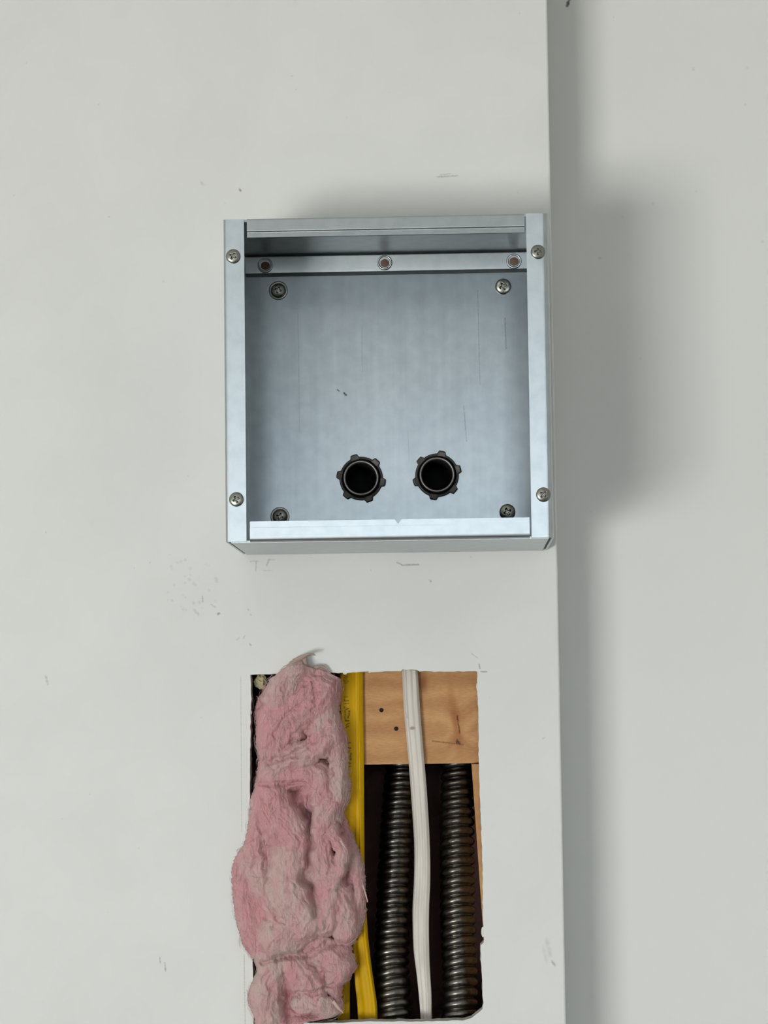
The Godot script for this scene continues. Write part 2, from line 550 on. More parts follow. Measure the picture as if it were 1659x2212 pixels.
func build_cavity() -> void:
	# wooden blocking behind the top of the cut-out
	var im := Image.create(1024, 512, false, Image.FORMAT_RGB8)
	var grain := noise(51, 0.012, 4)
	var fine := noise(52, 0.06, 2)
	var light := Color(0.80, 0.62, 0.42)
	var dark := Color(0.60, 0.40, 0.24)
	for y in 512:
		for x in 1024:
			# growth rings bent round a knot at (700, 300)
			var k := Vector2((x - 858.0) / 70.0, (y - 390.0) / 110.0)
			var bend := 46.0 * exp(-k.length_squared() * 0.6) * signf(k.y + 0.01)
			var g := grain.get_noise_2d(x * 0.10, (y + bend) * 1.4) * 0.6 + 0.5 * sin((y + bend + 26.0 * grain.get_noise_2d(x * 0.25, y * 0.4)) * 0.07)
			var c := light.lerp(dark, clampf(0.30 + 0.34 * g + 0.18 * fine.get_noise_2d(x * 0.25, y * 3.0), 0.0, 1.0))
			c = c.lerp(Color(0.56, 0.33, 0.15), 0.55 * exp(-pow(Vector2((x - 800.0 - (y - 230.0) * 0.30 + 12.0 * grain.get_noise_2d(x, y)) / 34.0, (y - 350.0) / 120.0).length(), 2.0)))
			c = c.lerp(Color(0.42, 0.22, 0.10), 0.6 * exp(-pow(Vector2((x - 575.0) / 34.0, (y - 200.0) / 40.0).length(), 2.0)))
			im.set_pixel(x, y, c)
	var rng := RandomNumberGenerator.new()
	rng.seed = 6
	stroke(im, Vector2(850, 330), Vector2(868, 392), 7.0, Color(0.35, 0.17, 0.08), 0.6, rng)
	stroke(im, Vector2(842, 428), Vector2(866, 434), 10.0, Color(0.22, 0.15, 0.08), 0.7, rng)
	stroke(im, Vector2(640, 425), Vector2(900, 440), 4.0, Color(0.42, 0.27, 0.15), 0.4, rng)
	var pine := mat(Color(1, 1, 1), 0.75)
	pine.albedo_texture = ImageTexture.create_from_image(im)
	var block := thing("wood_blocking", "pale pine block with two nail holes and a knot behind the cut-out's top", "wood block")
	var x0 := -30.0; var x1 := 54.3; var y0 := -242.0; var y1 := -153.0
	var st := begin()
	var sections := []
	for c in [[x1 - 1.5, y0 + 1.5, -PI / 2], [x1 - 1.5, y1 - 1.5, 0.0], [x0 + 1.5, y1 - 1.5, PI / 2], [x0 + 1.5, y0 + 1.5, PI]]:
		for k in 4:
			var a: float = c[2] + PI / 2 * k / 3.0
			sections.append(Vector2(c[0] + 1.5 * cos(a), c[1] + 1.5 * sin(a)))
	var front := Geometry2D.triangulate_polygon(PackedVector2Array(sections))
	for k in range(0, front.size(), 3):
		for face in [[-20.0, Vector3.BACK], [-58.0, Vector3.FORWARD]]:
			var p := []
			var uv := []
			for q in 3:
				var w: Vector2 = sections[front[k + q]]
				p.append(mm(w.x, w.y, face[0]))
				uv.append(Vector2((w.x - x0) / (x1 - x0), (y1 - w.y) / (y1 - y0)))
			tri(st, p[0], p[1], p[2], face[1], uv)
	for k in sections.size():
		var a: Vector2 = sections[k]
		var b: Vector2 = sections[(k + 1) % sections.size()]
		var e := b - a
		var uv := Vector2((a.x - x0) / (x1 - x0), (y1 - a.y) / (y1 - y0))
		tri(st, mm(a.x, a.y, -20), mm(b.x, b.y, -20), mm(b.x, b.y, -58), Vector3(e.y, -e.x, 0), [uv, uv + Vector2(0.02, 0), uv + Vector2(0.02, 0.1)])
		tri(st, mm(a.x, a.y, -20), mm(b.x, b.y, -58), mm(a.x, a.y, -58), Vector3(e.y, -e.x, 0), [uv, uv + Vector2(0.02, 0.1), uv + Vector2(0, 0.1)])
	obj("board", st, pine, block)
	for h in [Vector2(-10.8, -205.8), Vector2(-1.0, -218.3)]:
		st = begin(true)
		lathe(st, [Vector2(0.0015, 0.0), Vector2(0.0014, 0.00012), Vector2(0.00001, 0.00014)], mm(h.x, h.y, -20), 14)
		obj("nail_hole", st, mat(Color(0.10, 0.06, 0.05), 0.9), block)
	# stud along the right of the cut-out, leaning away behind the drywall
	var stud_look := mat(Color(1, 1, 1), 0.75)
	stud_look.albedo_texture = pine.albedo_texture
	stud_look.uv1_triplanar = true
	stud_look.uv1_scale = Vector3(4, 1.2, 4)
	st = begin()
	extrude(st, PackedVector2Array([Vector2(0.0491, -0.2425), Vector2(0.0642, -0.52), Vector2(0.0915, -0.52), Vector2(0.0915, -0.2425)]), Vector3(0, HEIGHT, -0.014), Vector3.RIGHT, Vector3.UP, -0.05, 0.0)
	tag(obj("wood_stud", st, stud_look), "narrow strip of pine stud along the right edge of the cut-out", "stud")
	# pink batt filling the back of the bay, colour darkened for the deep shade
	var lumps := noise(61, 0.03, 4)
	st = begin(true)
	st.set_smooth_group(0)
	var nx := 90
	var ny := 120
	for j in ny + 1:
		for i in nx + 1:
			var x := -230.0 + 318.0 * i / nx
			var y := -520.0 + 400.0 * j / ny
			st.add_vertex(mm(x, y, -125.0 + 10.0 * lumps.get_noise_2d(x, y) + 3.0 * lumps.get_noise_2d(x * 4.0 + 900.0, y * 2.0)))
	for j in ny:
		for i in nx:
			var a := j * (nx + 1) + i
			for k in [a, a + nx + 2, a + 1, a, a + nx + 1, a + nx + 2]:
				st.add_index(k)
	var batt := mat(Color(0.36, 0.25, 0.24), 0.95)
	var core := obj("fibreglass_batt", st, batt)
	tag(core, "pink fibreglass batt, colour darkened for the shade deep in the bay behind the conduits", "insulation")


func build_junction_box() -> void:
	var b := thing("junction_box", "square open galvanised steel junction box mounted on the drywall", "junction box")
	# back plate with two knockouts, seen full face: vertical mill streaks, cloudy zinc, two specks and scratches
	var im := Image.create(512, 512, false, Image.FORMAT_RGB8)
	var streak := noise(71, 0.02, 3)
	var cloud := noise(72, 0.03, 4)
	for y in 512:
		for x in 512:
			var v := 0.955 + 0.030 * streak.get_noise_2d(x * 2.2, y * 0.10) + 0.04 * cloud.get_noise_2d(x, y)
			im.set_pixel(x, y, Color(v, v, v))
	var rng := RandomNumberGenerator.new()
	rng.seed = 12
	var at := func(x: float, y: float) -> Vector2: return Vector2((x + 101.0) / 202.0 * 512.0, (101.0 - y) / 202.0 * 512.0)
	stroke(im, at.call(-37.0, 8.4), at.call(-36.0, 7.6), 1.9, Color(0.35, 0.3, 0.3), 0.8, rng)
	stroke(im, at.call(-32.6, 6.0), at.call(-31.2, 4.9), 2.1, Color(0.3, 0.25, 0.25), 0.9, rng)
	for s in [[58.0, 74.0, 58.5, 10.0, 0.28], [76.0, 55.0, 76.5, 34.0, 0.45], [47.5, -4.0, 49.0, -28.0, 0.3], [-63.0, 60.0, -62.5, -20.0, 0.16], [-20.0, 50.0, -20.0, 20.0, 0.14], [10.0, -20.0, 10.5, -40.0, 0.12]]:
		stroke(im, at.call(s[0], s[1]), at.call(s[2], s[3]), 0.9, Color(0.55, 0.58, 0.6), s[4], rng)
	plate_steel = mat(Color(0.625, 0.65, 0.66), 0.30, 1.0)
	plate_steel.albedo_texture = ImageTexture.create_from_image(im)
	var st := begin()
	for part in strips([-99.5, NUTS[0].x, NUTS[1].x, 99.5], -99.5, 99.5, [disc(NUTS[0], 13.2), disc(NUTS[1], 13.2)]):
		var t := Geometry2D.triangulate_polygon(part)
		for k in range(0, t.size(), 3):
			for face in [[1.6, Vector3.BACK], [0.2, Vector3.FORWARD]]:
				var p := []
				var uv := []
				for q in 3:
					var w: Vector2 = part[t[k + q]]
					p.append(mm(w.x, w.y, face[0]))
					uv.append(at.call(w.x, w.y) / 512.0)
				tri(st, p[0], p[1], p[2], face[1], uv)
	obj("back_plate", st, plate_steel, b)
	# left and right sides with their front flanges: (x, z) outlines
	var f := 0.001
	st = begin()
	extrude(st, folded([Vector2(0.4, -101.4) * f, Vector2(DEPTH, -101.4) * f, Vector2(DEPTH - 0.3, -88.4) * f], 1.4 * f, 2.6 * f), mm(0, 0, 0), Vector3.BACK, Vector3.RIGHT, -0.1008, 0.1010)
	obj("side_panel", st, steel, b)
	st = begin()
	extrude(st, folded([Vector2(0.4, 100.0) * f, Vector2(DEPTH - 1.4, 100.0) * f, Vector2(DEPTH - 1.7, 87.6) * f], 1.4 * f, 2.6 * f), mm(0, 0, 0), Vector3.BACK, Vector3.RIGHT, -0.1010, 0.1012)
	obj("side_panel", st, steel, b)
	# top and bottom: flange and a lip stepped along its length; (z, y) outlines pushed along x
	st = begin()
	extrude(st, folded([Vector2(-0.4, 101.4) * f, Vector2(-DEPTH + 1.0, 101.4) * f, Vector2(-DEPTH - 0.1, 93.2) * f, Vector2(-DEPTH + 1.1, 92.9) * f, Vector2(-DEPTH + 0.5, 89.4) * f], 1.2 * f, 1.4 * f), mm(0, 0, 0), Vector3.FORWARD, Vector3.UP, -0.0866, 0.0864)
	st.set_smooth_group(-1)
	box(st, mm(-98.5, 99.8, 0.4), mm(98.5, 101.3, DEPTH - 3.0))
	obj("top_panel", st, steel, b)
	st = begin()
	extrude(st, folded([Vector2(-0.4, -100.0) * f, Vector2(-DEPTH + 0.5, -100.0) * f, Vector2(-DEPTH + 0.3, -92.4) * f], 1.2 * f, 1.8 * f), mm(0, 0, 0), Vector3.FORWARD, Vector3.UP, -0.0862, 0.0864)
	box(st, mm(-98.2, -101.4, 0.4), mm(98.2, -100.0, DEPTH - 3.0))
	# the lip, nicked by a small V
	var lip := PackedVector2Array([Vector2(-86.2, 0), Vector2(86.4, 0), Vector2(86.4, 4.2), Vector2(7.6, 4.2), Vector2(5.4, 1.4), Vector2(3.4, 4.2), Vector2(-86.2, 4.2)])
	for k in lip.size():
		lip[k] *= f
	extrude(st, lip, mm(0, -92.6, DEPTH - 0.4), Vector3.RIGHT, Vector3(0, 1, 0.03).normalized(), -0.0012, 0.0)
	obj("bottom_panel", st, steel, b)
	# hanger strip across the top of the back, with three dimpled holes
	var strip := Node3D.new()
	strip.name = "hanger_strip"
	b.add_child(strip)
	st = begin()
	extrude(st, folded([Vector2(-1.8, 99.0) * f, Vector2(-7.2, 98.7) * f, Vector2(-6.1, 87.2) * f, Vector2(-1.8, 85.6) * f], 0.9 * f, 0.9 * f), mm(0, 0, 0), Vector3.FORWARD, Vector3.UP, -0.0975, 0.0975)
	obj("strip", st, steel, strip)
	var rust := mat(Color(0.40, 0.31, 0.26), 0.65)
	for h in [Vector2(-84.2, 92.6), Vector2(-4.0, 93.0), Vector2(82.5, 92.4)]:
		st = begin(true)
		lathe(st, [Vector2(5.2, 0.0) * f, Vector2(4.9, 0.9) * f, Vector2(4.4, 1.15) * f, Vector2(3.9, 0.9) * f, Vector2(3.5, 0.0) * f], mm(h.x, h.y, 6.5), 28)
		obj("dimple", st, steel, strip)
		st = begin(true)
		lathe(st, [Vector2(3.3, 0.1) * f, Vector2(2.8, 0.35) * f, Vector2(1.5, 0.6) * f, Vector2(0.01, 0.75) * f], mm(h.x + 0.1, h.y + 0.2, 6.4), 20)
		var plug := obj("rivet", st, rust, strip)
		plug.set_meta("label", "brown rivet in a dimpled hole")
	# screws: four hold the cover flanges, four the back
	var k := 0
	for s in [Vector2(-95.2, 77.5), Vector2(94.6, 76.8), Vector2(-94.4, -74.6), Vector2(95.2, -74.6)]:
		screw("cover_screw", mm(s.x, s.y, DEPTH - 0.1), 4.5, 2.3, 0.5 + k * 1.1, [Vector2(0, 0), Vector2(-0.06, -0.05), Vector2(0.03, -0.02), Vector2(-0.04, 0.02)][k], b)
		k += 1
	k = 0
	for s in [Vector2(-75.9, 76.2), Vector2(75.1, 76.0), Vector2(-76.2, -76.3), Vector2(75.4, -75.6)]:
		var head := screw("mounting_screw", mm(s.x, s.y, 2.0), 4.6 if k % 2 == 0 else 5.3, 3.0, 0.3 + k * 0.8, Vector2(0.03 * k - 0.05, 0.04), b)
		if k % 2 == 0:
			st = begin(true)
			lathe(st, [Vector2(6.4, -0.4) * f, Vector2(6.35, 0.5) * f, Vector2(6.0, 0.75) * f, Vector2(4.3, 0.6) * f, Vector2(4.0, -0.3) * f], mm(s.x, s.y, 2.0), 36)
			obj("washer", st, screw_steel, b)
		k += 1


# pan head with a cross recess, made as a domed disc pressed in along two bars
func screw(called: String, at: Vector3, r: float, h: float, turn: float, tilt: Vector2, parent: Node) -> MeshInstance3D:
	var rings := []
	var radial := 22
	var seg := 64
	for j in radial + 3:
		var ring := []
		var q := clampf(1.0 - float(j - 2) / radial, 0.0005, 1.0)
		for i in seg:
			var a := TAU * i / seg
			var p := Vector2(cos(a), sin(a)) * q
			var z := h * (0.45 + 0.55 * sqrt(maxf(0.0, 1.0 - pow(q, 2.6))))
			if j == 0:
				z = -0.4
			elif j == 1:
				z = 0.1
			else:
				var w := p.rotated(turn)
				var bar := minf(absf(w.x), absf(w.y))
				var away := maxf(absf(w.x), absf(w.y))
				if bar < 0.13 and away < 0.52:
					z -= h * 0.62 * minf(1.0, (0.13 - bar) / 0.05) * minf(1.0, (0.52 - away) / 0.2)
			ring.append(at + Vector3(p.x * r, p.y * r, z + (tilt.x * p.x + tilt.y * p.y) * r) * 0.001)
		rings.append(ring)
	var st := begin(true)
	skin(st, rings, false)
	return obj(called, st, screw_steel, parent)


func build_connectors() -> void:
	var iron := mat(Color(0.30, 0.295, 0.29), 0.5, 0.6)
	var ring_look := mat(Color(0.56, 0.55, 0.54), 0.42, 0.8)
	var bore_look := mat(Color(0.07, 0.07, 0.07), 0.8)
	var f := 0.001
	var lugs := [[107.0, 47.0, -11.0, -70.0, -131.0, 170.0], [77.0, 138.0, 15.0, 197.0, -42.0, -100.0]]
	var labels := ["left of the two dark conduit connectors in the back of the steel box", "right of the two dark conduit connectors in the back of the steel box"]
	for n in 2:
		var c := thing("conduit_connector", labels[n], "connector", "conduit connectors in the steel box")
		var st := begin()
		# locknut: ring with six lugs
		var outer := PackedVector2Array()
		for i in 240:
			var a := 360.0 * i / 240.0
			var r := 14.5
			for l in lugs[n]:
				var d := absf(fposmod(a - l + 180.0, 360.0) - 180.0)
				r = maxf(r, lerpf(16.6, 14.5, clampf((d - 7.5) / 4.5, 0.0, 1.0)))
			outer.append(Vector2(cos(deg_to_rad(a)), sin(deg_to_rad(a))) * r)
		var o := mm(NUTS[n].x, NUTS[n].y, 0)
		var levels := [[1.0, 1.6], [1.0, 4.0], [0.965, 4.6], [0.93, 4.7]]   # lugs turned up a little at their rim
		for k in levels.size() - 1:
			for i in 240:
				var p := outer[i]
				var q := outer[(i + 1) % 240]
				var l0: Array = levels[k]
				var l1: Array = levels[k + 1]
				quad(st, o + Vector3(p.x * l0[0], p.y * l0[0], l0[1]) * f, o + Vector3(q.x * l0[0], q.y * l0[0], l0[1]) * f, o + Vector3(q.x * l1[0], q.y * l1[0], l1[1]) * f, o + Vector3(p.x * l1[0], p.y * l1[0], l1[1]) * f, Vector3(p.x, p.y, 3.0))
		for i in 240:
			var p := outer[i] * 0.93
			var q := outer[(i + 1) % 240] * 0.93
			var a := outer[i].normalized() * 12.9
			var b := outer[(i + 1) % 240].normalized() * 12.9
			var a2 := outer[i].normalized() * 12.2
			var b2 := outer[(i + 1) % 240].normalized() * 12.2
			quad(st, o + Vector3(p.x, p.y, 4.7) * f, o + Vector3(q.x, q.y, 4.7) * f, o + Vector3(b.x, b.y, 4.3) * f, o + Vector3(a.x, a.y, 4.3) * f, Vector3.BACK)
			quad(st, o + Vector3(a.x, a.y, 4.3) * f, o + Vector3(b.x, b.y, 4.3) * f, o + Vector3(b2.x, b2.y, 1.7) * f, o + Vector3(a2.x, a2.y, 1.7) * f, Vector3(-p.x, -p.y, 4))
		obj("locknut", st, iron, c)
		# threaded throat
		st = begin(true)
		var prof := []
		for k in 9:
			prof.append(Vector2(11.75 - 0.35 * (k % 2), -2.0 + 1.1 * k) * f)
		prof.append_array([Vector2(11.7, 7.6) * f, Vector2(11.3, 8.1) * f, Vector2(10.7, 8.1) * f, Vector2(10.2, 7.5) * f, Vector2(10.2, 4.0) * f])
		lathe(st, prof, o, 56)
		obj("throat", st, ring_look, c)
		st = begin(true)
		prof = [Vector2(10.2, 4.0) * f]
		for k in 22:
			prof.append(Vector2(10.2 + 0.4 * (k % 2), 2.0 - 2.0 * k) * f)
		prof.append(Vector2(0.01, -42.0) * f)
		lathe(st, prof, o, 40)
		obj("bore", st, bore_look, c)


func build_conduits() -> void:
	var metal := mat(Color(0.54, 0.53, 0.51), 0.32, 1.0)
	var wear := NoiseTexture2D.new()
	wear.width = 256
	wear.height = 256
	wear.seamless = true
	wear.noise = noise(81, 0.04, 4)
	var ramp := Gradient.new()
	ramp.colors = PackedColorArray([Color(0.7, 0.69, 0.67), Color(1, 1, 1)])
	wear.color_ramp = ramp
	metal.albedo_texture = wear
	metal.uv1_triplanar = true
	metal.uv1_scale = Vector3(25, 25, 25)
	var paths := [
		[[3.2, -200.0, -92.0], [1.9, -239.5, -82.0], [0.2, -258.4, -77.0], [-2.0, -283.5, -69.0], [-4.2, -321.1, -57.0], [-5.7, -352.3, -46.5], [-6.8, -374.1, -39.5], [-6.0, -399.0, -32.0], [-5.2, -430.0, -25.0], [-4.0, -470.0, -22.0]],
		[[40.6, -200.0, -92.0], [40.4, -240.0, -82.0], [39.6, -258.9, -77.0], [38.4, -290.2, -67.0], [38.2, -321.5, -57.0], [38.3, -352.7, -46.5], [39.0, -383.9, -36.5], [38.6, -402.5, -31.0], [37.6, -430.0, -25.0], [36.4, -470.0, -22.0]]]
	var labels := ["dark flexible metal conduit between the yellow cables and the white cable", "dark flexible metal conduit between the white cable and the wood stud"]
	for n in 2:
		var pts := []
		for p in paths[n]:
			pts.append(mm(p[0], p[1], p[2]))
		var path := smooth_path(pts, 56)
		var st := begin(true)
		var dir := -1.0
		sweep(st, path, 44, func(a: float, _s: float, run: float) -> Vector2:
			var turn := fposmod(run / 0.0069 + dir * a / TAU, 1.0)
			var r := 0.0122
			# one strip overlapping the next: rounded crown and a narrow groove
			var g := absf(turn - 0.5) * 2.0
			r -= 0.0028 * pow(g, 2.5)
			return Vector2(cos(a), sin(a)) * r)
		var o := obj("flexible_conduit" if n == 0 else "flexible_conduit_001", st, metal)
		tag(o, labels[n], "conduit", "flexible conduits in the cut-out")


func cable(called: String, points: Array, wide: Array, thick: float, ridge: float, ridges: float, turn: Array, m: Material, label: String, group: String) -> MeshInstance3D:
	var pts := []
	for p in points:
		pts.append(mm(p[0], p[1], p[2]))
	var path := smooth_path(pts, 14)
	var st := begin(true)
	sweep(st, path, 48, func(a: float, s: float, _run: float) -> Vector2:
		var k := s * (wide.size() - 1)
		var i := mini(int(k), wide.size() - 2)
		var w := lerpf(wide[i], wide[i + 1], k - i) * 0.5
		var t := lerpf(turn[i], turn[i + 1], k - i)
		var c := Vector2(signf(cos(a)) * pow(absf(cos(a)), 0.75) * w, signf(sin(a)) * pow(absf(sin(a)), 0.55) * thick * 0.5)
		c.y += signf(sin(a)) * ridge * cos(c.x / w * PI * ridges) * minf(1.0, absf(sin(a)) * 3.0)
		return c.rotated(t) * 0.001, true)
	return obj(called, st, m)


func build_cables() -> void:
	var white := mat(Color(0.86, 0.845, 0.82), 0.5)
	var im := Image.create(64, 1024, false, Image.FORMAT_RGB8)
	im.fill(Color(1, 1, 1))
	var rng := RandomNumberGenerator.new()
	rng.seed = 14
	var dust := noise(91, 0.02, 3)
	for y in 1024:
		for x in 64:
			var v := 0.95 + 0.06 * dust.get_noise_2d(x * 4.0, y * 0.3)
			im.set_pixel(x, y, Color(v, v * 0.995, v * 0.985))
	# a brown scuff and a dirt ring near the top
	pressed(im, 17, 188, 3.0, Color(0.62, 0.48, 0.38), 0.8)
	for k in 5:
		pressed(im, 22 + k * 0.4, 172 - k * 2, 1.6, Color(0.62, 0.62, 0.60), 0.35)
	white.albedo_texture = ImageTexture.create_from_image(im)
	var w := cable("white_cable", [[8.2, -150.0, -16.2], [8.7, -177.0, -16.2], [9.8, -204.9, -16.4], [12.2, -238.8, -16.6], [13.8, -263.4, -17.5], [15.2, -294.1, -18.5], [15.0, -318.5, -19.0], [13.8, -339.9, -19.0], [13.8, -364.2, -19.5], [14.8, -379.4, -20.5], [15.9, -394.6, -21.5], [16.4, -408.2, -22.5], [17.0, -430.0, -24.0], [17.5, -465.0, -25.0]],
		[10.4, 10.4, 10.9, 10.6, 10.8, 10.6, 11.2, 11.6, 11.2, 10.2, 9.6, 8.4, 8.0, 8.0], 4.6, 0.6, 3.0, [0.0, 0.0, 0.05, 0.1, 0.15, 0.25, 0.3, 0.35, 0.4, 0.5, 0.6, 0.7, 0.75, 0.8], white, "", "")
	tag(w, "flat white sheathed cable running down between the two flexible conduits", "cable")
	# yellow cables: one with worn dark printing, one plain beside it
	var yellow := mat(Color(0.80, 0.63, 0.01), 0.5)
	var printed := mat(Color(0.80, 0.63, 0.01), 0.5)
	yellow.metallic_specular = 0.3
	printed.metallic_specular = 0.3
	im = Image.create(96, 1400, false, Image.FORMAT_RGB8)
	im.fill(Color(1, 1, 1))
	# worn, unreadable printing along the front face (the front is at a quarter of the way round)
	for span in [[62, 100, 8], [122, 132, 5], [145, 200, 5], [290, 380, 7], [420, 500, 6]]:
		var y: float = span[0]
		while y < span[1]:
			var kind := rng.randi() % 4
			var h := rng.randf_range(4.0, 7.0)
			var x := 27.0 + rng.randf_range(-0.7, 0.7)
			var ink := Color(0.34, 0.36, 0.22)
			if kind == 0:
				stroke(im, Vector2(x - 3, y), Vector2(x + 3, y), 1.1, ink, 0.8, rng)
			elif kind == 1:
				stroke(im, Vector2(x - 3, y), Vector2(x - 3, y + h), 1.1, ink, 0.8, rng)
				stroke(im, Vector2(x + 3, y), Vector2(x + 3, y + h), 1.1, ink, 0.8, rng)
			elif kind == 2:
				stroke(im, Vector2(x - 3, y), Vector2(x + 3, y + h), 1.1, ink, 0.8, rng)
			else:
				stroke(im, Vector2(x + 3, y), Vector2(x + 3, y + h), 1.0, ink, 0.7, rng)
				stroke(im, Vector2(x - 3, y + h), Vector2(x + 3, y + h), 1.0, ink, 0.7, rng)
			y += h + 1.5
	printed.albedo_texture = ImageTexture.create_from_image(im)
	var a := cable("yellow_cable", [[-33.0, -155.0, -19.0], [-33.2, -182.7, -18.0], [-33.2, -195.0, -17.0], [-32.0, -225.9, -17.0], [-31.9, -256.7, -17.0], [-32.4, -287.4, -19.0], [-34.6, -318.0, -22.0], [-37.0, -348.5, -26.0], [-38.5, -378.9, -29.0], [-38.9, -409.2, -31.0], [-39.0, -450.0, -32.0]],
		[9.0, 10.4, 11.0, 11.0, 10.6, 10.2, 9.6, 9.0, 8.6, 8.4, 8.4], 4.6, 0.25, 2.0, [-0.2, -0.15, -0.1, -0.1, -0.1, -0.1, 0.0, 0.0, 0.0, 0.0, 0.0], printed, "", "")
	tag(a, "yellow cable with worn dark printing beside the pink insulation", "cable", "yellow cables in the cut-out")
	var b := cable("yellow_cable_001", [[-25.8, -155.0, -18.5], [-25.9, -179.6, -18.0], [-26.3, -195.1, -17.5], [-26.2, -226.1, -17.5], [-26.4, -257.0, -17.5], [-26.8, -287.8, -18.0], [-27.2, -318.5, -18.0], [-26.7, -349.1, -18.0], [-25.9, -367.5, -18.0], [-24.4, -385.8, -18.5], [-22.8, -400.0, -19.0], [-22.5, -412.0, -20.0], [-22.0, -450.0, -21.0]],
		[5.4, 5.6, 5.8, 6.0, 6.2, 6.6, 7.4, 9.4, 11.0, 12.6, 13.2, 13.2, 13.0], 5.0, 0.55, 2.0, [0.9, 0.85, 0.8, 0.8, 0.75, 0.7, 0.6, 0.5, 0.4, 0.35, 0.35, 0.35, 0.35], yellow, "", "")
	tag(b, "plain yellow cable bending right at the bottom of the cut-out", "cable", "yellow cables in the cut-out")


const INS := [[-171.5, -65.8, -59.1], [-173.9, -69.2, -60.9], [-176.3, -72.6, -58.5], [-178.7, -76.3, -47.5], [-180.8, -79.7, -43.2], [-185.3, -85.3, -36.9], [-191.4, -88.7, -36.0], [-197.4, -93.4, -37.0], [-203.5, -94.9, -38.3], [-209.6, -95.0, -37.8], [-215.7, -94.4, -36.0], [-224.8, -94.5, -33.3], [-237.0, -92.8, -32.6], [-249.1, -94.4, -32.4], [-255.2, -95.7, -31.0], [-264.2, -97.9, -32.0], [-273.3, -98.6, -36.0], [-282.4, -99.6, -33.4], [-291.4, -101.5, -29.2], [-297.4, -105.5, -26.6], [-303.4, -108.9, -24.8], [-309.5, -110.2, -23.4], [-315.5, -110.5, -22.5], [-327.5, -110.0, -22.4], [-339.6, -108.3, -22.5], [-345.6, -107.1, -23.2], [-351.6, -105.6, -25.7], [-357.7, -103.8, -28.8], [-361.3, -102.0, -32.2], [-364.9, -99.0, -31.6], [-369.7, -96.6, -29.5], [-375.7, -95.5, -29.0], [-381.7, -97.3, -32.7], [-387.7, -99.5, -38.2], [-393.6, -100.8, -38.9], [-398.1, -99.9, -38.1], [-402.6, -97.8, -37.5], [-406.5, -96.6, -43.3], [-409.2, -95.7, -62.2], [-414.2, -93.6, -74.2], [-417.0, -88.0, -80.0]]
# rolls of the batt: radius, height of the crown, tone, then points of the spine
const ROLLS := [
	[11.0, 13.0, "beige", [-63.3, -173.4], [-73.5, -183.1], [-80.0, -194.5]],
	[17.0, 13.0, "pink", [-50.6, -194.9], [-78.6, -213.4], [-88.9, -231.5]],
	[11.0, 8.0, "beige", [-47.5, -187.7], [-44.0, -207.2], [-50.9, -218.3]],
	[6.0, -2.0, "pink", [-91.1, -199.0], [-92.7, -208.1]],
	[9.5, 12.0, "mix", [-37.1, -217.0], [-52.5, -229.9], [-78.9, -240.8], [-90.9, -249.7]],
	[8.5, 7.0, "beige", [-37.5, -224.0], [-36.6, -250.4], [-42.6, -273.0]],
	[11.0, 9.0, "pink", [-82.0, -249.0], [-63.0, -247.5], [-52.0, -251.0], [-52.0, -264.0]],
	[15.0, 14.0, "pink", [-86.4, -258.9], [-82.5, -272.5], [-69.0, -289.9], [-70.6, -303.7]],
	[8.0, 10.0, "mix", [-94.6, -262.7], [-95.8, -295.0], [-92.7, -317.6], [-79.8, -340.3]],
	[8.0, 6.0, "deep", [-102.9, -299.8], [-105.5, -323.2], [-100.5, -345.8], [-95.5, -360.6]],
	[16.0, 15.0, "beige", [-70.0, -301.0], [-73.9, -323.5], [-62.8, -341.4], [-79.6, -353.8]],
	[9.0, 10.0, "mix", [-45.9, -269.3], [-53.5, -290.0], [-51.8, -306.9], [-46.0, -329.5], [-49.8, -346.3]],
	[5.5, 11.0, "mix", [-41.9, -285.9], [-36.5, -298.1], [-38.5, -310.1], [-44.3, -319.0]],
	[8.0, -2.0, "mix", [-29.8, -295.7], [-25.0, -324.1], [-28.0, -346.5]],
	[10.0, 7.0, "mix", [-40.5, -328.1], [-33.5, -352.2]],
	[12.0, 7.0, "mix", [-52.4, -364.6], [-36.8, -374.6], [-39.0, -385.6]],
	[13.0, 11.0, "beige", [-85.2, -369.6], [-91.7, -385.1], [-87.7, -409.0]],
	[12.0, 9.0, "mix", [-69.8, -372.8], [-59.3, -387.8]],
	[6.0, 8.0, "beige", [-65.5, -397.3], [-52.8, -398.6], [-38.3, -404.1]],
]
# creases: depth, half-width, then points
const FOLDS := [
	[4.0, 1.8, [-46.2, -216.9], [-50.8, -222.3], [-56.9, -226.7], [-64.6, -232.7], [-78.4, -237.1], [-88.2, -238.8]],
	[3.4, 1.2, [-92.0, -252.7], [-78.5, -253.1], [-60.3, -253.9]],
	[7.0, 2.4, [-59.1, -263.0], [-58.1, -279.6], [-57.3, -294.7], [-59.9, -306.7], [-62.4, -314.2], [-57.9, -321.8], [-55.9, -330.8], [-54.8, -338.3]],
	[5.0, 1.9, [-28.6, -359.2], [-43.2, -358.5], [-52.3, -360.8], [-59.9, -365.2], [-67.5, -366.0], [-82.6, -367.1], [-91.1, -370.0]],
	[6.0, 2.0, [-75.0, -390.4], [-73.2, -399.4], [-73.3, -408.9]],
	[4.0, 1.6, [-67.7, -389.9], [-52.6, -389.4], [-42.9, -385.3]],
	[1.8, 1.0, [-73.0, -312.6], [-64.0, -324.7], [-58.7, -333.8]],
	[1.8, 1.0, [-88.4, -330.5], [-79.4, -341.0], [-73.3, -345.6]],
	[2.0, 1.0, [-63.4, -201.5], [-74.5, -209.2], [-79.5, -222.5]],
	[2.4, 1.0, [-57.0, -187.0], [-53.0, -194.0], [-55.0, -204.0]]]


var ins_noise: Array = []


